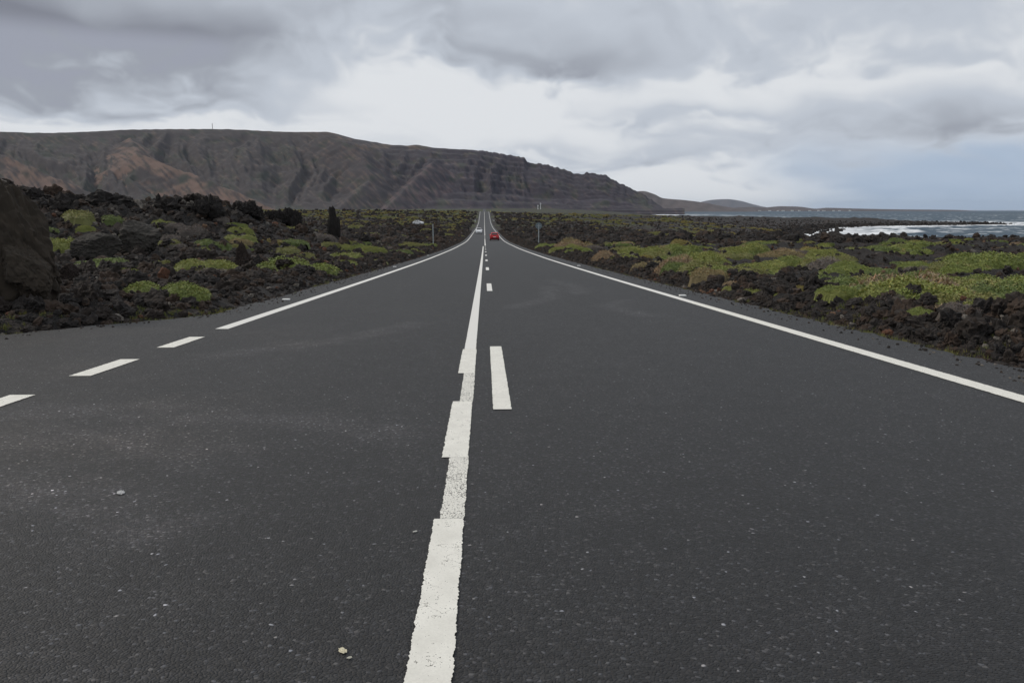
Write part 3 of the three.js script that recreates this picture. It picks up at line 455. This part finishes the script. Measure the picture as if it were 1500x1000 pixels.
  tufts.forEach(([x, D, s], i) => { d.position.set(x, Hh(x, D) - .01, -D); d.rotation.set(0, R() * 6.28, 0); d.scale.set(s * 1.3, s, s * 1.3); d.updateMatrix(); im.setMatrixAt(i, d.matrix); im.setColorAt(i, cc.copy(cA).lerp(cB, R())); });
  im.name = 'verge_grass'; im.userData = { kind: 'stuff', label: 'thin yellow green grass along the edge of the asphalt', category: 'grass' }; im.castShadow = im.receiveShadow = true; scene.add(im);
  console.log('plants', plants.length, count, far.length);
}

// ------------------------------------------------------------------ cars
function car(label, x, D, turn, paint, ground) {
  const g = thing('car', label, 'car', x, ground, -D, turn);   // front towards +z
  const Mp = std({ color: paint, roughness: .3, metalness: .1 }), Mg = std({ color: lin(.02, .024, .028), roughness: .1 }), Mb = std({ color: lin(.015, .015, .016), roughness: .8 }), Mr = std({ color: lin(.35, .36, .38), roughness: .4, metalness: .6 }), Mt = std({ color: lin(.35, .02, .015), roughness: .3 }), Mh = std({ color: lin(.75, .78, .8), roughness: .15 }), Mw = std({ color: lin(.75, .75, .7), roughness: .6 });
  const side = new THREE.Shape([[-2.02, .3], [-2.06, .62], [-2.0, .93], [-1.5, 1.0], [1.0, .98], [1.75, .82], [2.02, .62], [2.04, .32], [1.75, .22], [-1.75, .22]].map(p => new THREE.Vector2(...p)));
  const bodyG = new THREE.ExtrudeGeometry(side, { depth: 1.56, bevelEnabled: true, bevelThickness: .08, bevelSize: .05, bevelSegments: 3, steps: 1 }); bodyG.translate(0, 0, -.78); bodyG.rotateY(-Math.PI / 2);
  mesh('body', bodyG, Mp, g);
  const cab = (z0, z1, z2, z3, y0, y1, w0, w1) => { const v = [[-w0, y0, z0], [w0, y0, z0], [w0, y0, z3], [-w0, y0, z3], [-w1, y1, z1], [w1, y1, z1], [w1, y1, z2], [-w1, y1, z2]], f = [[0, 4, 5, 1], [1, 5, 6, 2], [2, 6, 7, 3], [3, 7, 4, 0], [4, 7, 6, 5]], P = []; for (const [a, b, c, d] of f) P.push(...v[a], ...v[c], ...v[b], ...v[a], ...v[d], ...v[c]); const ge = new THREE.BufferGeometry(); ge.setAttribute('position', new THREE.Float32BufferAttribute(P, 3)); ge.computeVertexNormals(); return ge; };
  mesh('cabin', cab(-1.85, -1.35, .3, 1.05, .95, 1.46, .74, .6), Mp, g);
  const quad = (a, b, c, d) => { const ge = new THREE.BufferGeometry(); ge.setAttribute('position', new THREE.Float32BufferAttribute([...a, ...b, ...c, ...a, ...c, ...d], 3)); ge.computeVertexNormals(); return ge; };
  mesh('windscreen', quad([-.66, 1.0, 1.0], [.66, 1.0, 1.0], [.54, 1.41, .39], [-.54, 1.41, .39]), Mg, g); mesh('rear_window', quad([.62, 1.05, -1.775], [-.62, 1.05, -1.775], [-.52, 1.38, -1.45], [.52, 1.38, -1.45]), Mg, g);
  for (const s of [-1, 1]) {
    mesh('side_window', quad([s * .735, 1.02, -1.55], [s * .735, 1.02, -.35], [s * .625, 1.4, -.35], [s * .625, 1.4, -1.25]), Mg, g); mesh('side_window', quad([s * .735, 1.02, -.28], [s * .735, 1.02, .85], [s * .625, 1.4, .28], [s * .625, 1.4, -.28]), Mg, g);
    mesh('headlight', new RoundedBoxGeometry(.36, .17, .14, 3, .05).translate(s * .6, .72, 1.96), Mh, g); mesh('tail_light', new RoundedBoxGeometry(.2, .3, .12, 3, .04).translate(s * .68, .84, -2.03), Mt, g);
    mesh('mirror', new RoundedBoxGeometry(.2, .13, .1, 3, .04).translate(s * .92, 1.02, .72), Mp, g);
    for (const z of [-1.27, 1.27]) { const w = mesh('wheel', new THREE.CylinderGeometry(.31, .31, .2, 28).rotateZ(Math.PI / 2).translate(s * .78, .31, z), Mb, g); mesh('rim', new THREE.CylinderGeometry(.2, .2, .02, 20).rotateZ(Math.PI / 2).translate(s * .885, .31, z), Mr, w); }
  }
  mesh('bumper', new RoundedBoxGeometry(1.6, .2, .12, 3, .05).translate(0, .42, -2.06), Mb, g); mesh('grille', new RoundedBoxGeometry(.95, .14, .06, 3, .02).translate(0, .5, 2.05), Mb, g);
  mesh('number_plate', new THREE.BoxGeometry(.5, .11, .02).translate(0, .66, -2.115), Mw, g); mesh('number_plate', new THREE.BoxGeometry(.5, .11, .02).translate(0, .38, 2.1), Mw, g);
  return g;
}
car('red hatchback driving away down the road', 1.93, 158, Math.PI, lin(.55, .018, .022), roadY(158) + .005);
car('white car coming towards the viewer along the road', -1.5, 230, 0, lin(.78, .79, .8), roadY(230) + .005);
{ const D = 330, x = Math.tan(azOf(614)) * D, y = EYE + elOf(614, 328.2) * Math.hypot(x, D); car('white car parked on the lava field beside the road', x, D, 1.15, lin(.78, .79, .8), Math.max(y, Hh(x, D))).rotation.z = .06; }

// ------------------------------------------------------------------ posts, signs, studs, masts
const galv = std({ color: lin(.36, .4, .41), roughness: .5, metalness: .3 });
{
  const p = at(634.5, 360), k = p.t / F, post = tag(mesh('post', new THREE.CylinderGeometry(.05, .05, 34 * k, 14).translate(0, 17 * k - .2, 0), galv), 'bare galvanised post on the inland verge', 'post'); post.position.set(p.x, p.y, -p.D);
  const s = at(789, 358.5), q = s.t / F, g = thing('road_sign', 'round road sign seen from behind on the seaward verge', 'sign', s.x, s.y, -s.D);
  mesh('pole', new THREE.CylinderGeometry(.05, .05, 32.5 * q, 14).translate(0, 16 * q - .2, .05), galv, g);
  mesh('sign_disc', new THREE.CylinderGeometry(4.7 * q, 4.7 * q, .03, 40).rotateX(Math.PI / 2).translate(0, 27.2 * q, -.03), std({ color: lin(.16, .2, .22), roughness: .5, metalness: .3 }), g);
  mesh('bracket', new THREE.BoxGeometry(.5, .05, .04).translate(0, 27.2 * q, 0), galv, g);
  for (const [px, py] of [[419, 441], [578, 391.5], [627, 374.5], [1000, 435], [848, 390]]) { const r = at(px, py); const y = roadY(r.D) + .012; const m = tag(mesh('road_stud', new RoundedBoxGeometry(.13, .03, .1, 3, .01), std({ color: lin(.75, .75, .72), roughness: .5 })), `flat white road stud outside the ${px < 700 ? 'inland' : 'seaward'} edge line`, 'road stud', `road studs along the ${px < 700 ? 'inland' : 'seaward'} edge`); m.position.set(r.x, y, -r.D); }
  const dl = (px, D, col, label) => { const x = Math.tan(azOf(px)) * D, m = thing('marker_post', label, 'marker post', x, Hh(x, D) - .05, -D, 0, 'roadside marker posts'); mesh('stake', new RoundedBoxGeometry(.3, 1.3, .14, 2, .03).translate(0, .65, 0), std({ color: col, roughness: .6 }), m); mesh('band', new THREE.BoxGeometry(.31, .2, .15).translate(0, 1.05, 0), std({ color: lin(.03, .03, .03) }), m); };
  dl(696.5, 480, lin(.75, .75, .75), 'white marker post beside the climbing road, inland side'); dl(724, 480, lin(.75, .75, .75), 'white marker post beside the climbing road, seaward side'); dl(722.3, 495, lin(.4, .4, .4), 'grey marker post next to the white one, seaward side'); dl(718.7, 652, lin(.7, .6, .1), 'yellow marker post at the crest of the road');
  for (const [px, h, label] of [[787.5, 3.2, 'short white mast on the dark rise beyond the road'], [791.3, 5, 'taller white mast on the dark rise beyond the road']]) { const D = 760, x = Math.tan(azOf(px)) * D, m = thing('mast', label, 'mast', x, Math.max(Hh(x, D), EYE + 2), -D); mesh('pole', new THREE.CylinderGeometry(.22, .3, h, 10).translate(0, h / 2 - 1, 0), std({ color: lin(.75, .76, .78) }), m); mesh('head', new RoundedBoxGeometry(.9, 1.1, .9, 2, .2).translate(0, h - 1, 0), std({ color: lin(.78, .79, .8) }), m); }
  { const a = azOf(323), d = 4200, y = elOf(323, 190.5) * d + EYE, g = thing('antenna', 'tall thin lattice antenna on the mountain top', 'antenna', Math.sin(a) * d, y, -Math.cos(a) * d), P = []; for (let k = 0; k < 4; k++) { const t = k * Math.PI / 2, b = new THREE.CylinderGeometry(.3, .3, 30, 6); b.translate(Math.cos(t) * .9, 15, Math.sin(t) * .9); P.push(b); } for (let k = 0; k < 10; k++) { const b = new THREE.BoxGeometry(2, .3, 2); b.translate(0, 2 + k * 3, 0); P.push(b); } mesh('lattice', mergeGeometries(P.map(p => p.toNonIndexed())), std({ color: lin(.12, .1, .1) }), g); mesh('hut', new RoundedBoxGeometry(8, 5, 8, 2, .3).translate(6, 0, 0), std({ color: lin(.3, .28, .27) }), g); }
  for (let k = 0; k < 14; k++) { const px = 1085 + k * 11.5 + 6 * R(), d = 11120, a = azOf(px), m = tag(mesh('house', new RoundedBoxGeometry(18 + 20 * R(), 9 + 6 * R(), 14, 1, .3), std({ color: lin(.75, .74, .7) })), 'tiny white house on the far headland shore', 'house', 'white houses on the far shore'); m.position.set(Math.sin(a) * d, SEA + 6, -Math.cos(a) * d); }
  // litter on the asphalt
  const flake = (px, py, w, col, label, seed) => { const p = ray(px, py), t = EYE / (-p.y + .0365 * p.z * -1 * 0 + 0), r = at(px, py), q = rng32(seed), g = new THREE.IcosahedronGeometry(1, 3), P = g.attributes.position; for (let i = 0; i < P.count; i++) { const v = new THREE.Vector3().fromBufferAttribute(P, i), k = 1 + .5 * fbm3(v.x * 1.6 + seed, v.y * 1.6, v.z * 1.6, 3); P.setXYZ(i, v.x * k * w, (v.y * .05 + .12 * n2(v.x * 2 + seed, v.z * 2)) * w + .08 * w, v.z * k * w * .6); } g.computeVertexNormals(); const m = tag(mesh('scrap', g, std({ color: col, roughness: .8 })), label, 'scrap'); m.position.set(r.x, roadY(r.D) + .004, -r.D); m.rotation.y = q() * 3; };
  flake(177, 729, .024, lin(.42, .42, .42), 'crumpled white scrap lying on the asphalt of the inland lane', 3); flake(502, 968, .015, lin(.6, .55, .4), 'small cream leaf lying on the asphalt near the centre line', 5); flake(512, 973, .007, lin(.5, .48, .4), 'tiny pale chip beside the cream leaf', 8); flake(608, 786, .009, lin(.45, .45, .42), 'thin pale sliver beside the worn centre line', 9);
}
scene.traverse(o => { if (o.isMesh) { o.castShadow = true; o.receiveShadow = true; } });
{ let t = 0; scene.traverse(o => { if (o.isMesh && !o.isInstancedMesh) t += (o.geometry.index ? o.geometry.index.count : o.geometry.attributes.position.count) / 3; }); console.log('triangles', t); }
renderer.setSize(1500, 1000);
renderer.render(scene, camera);
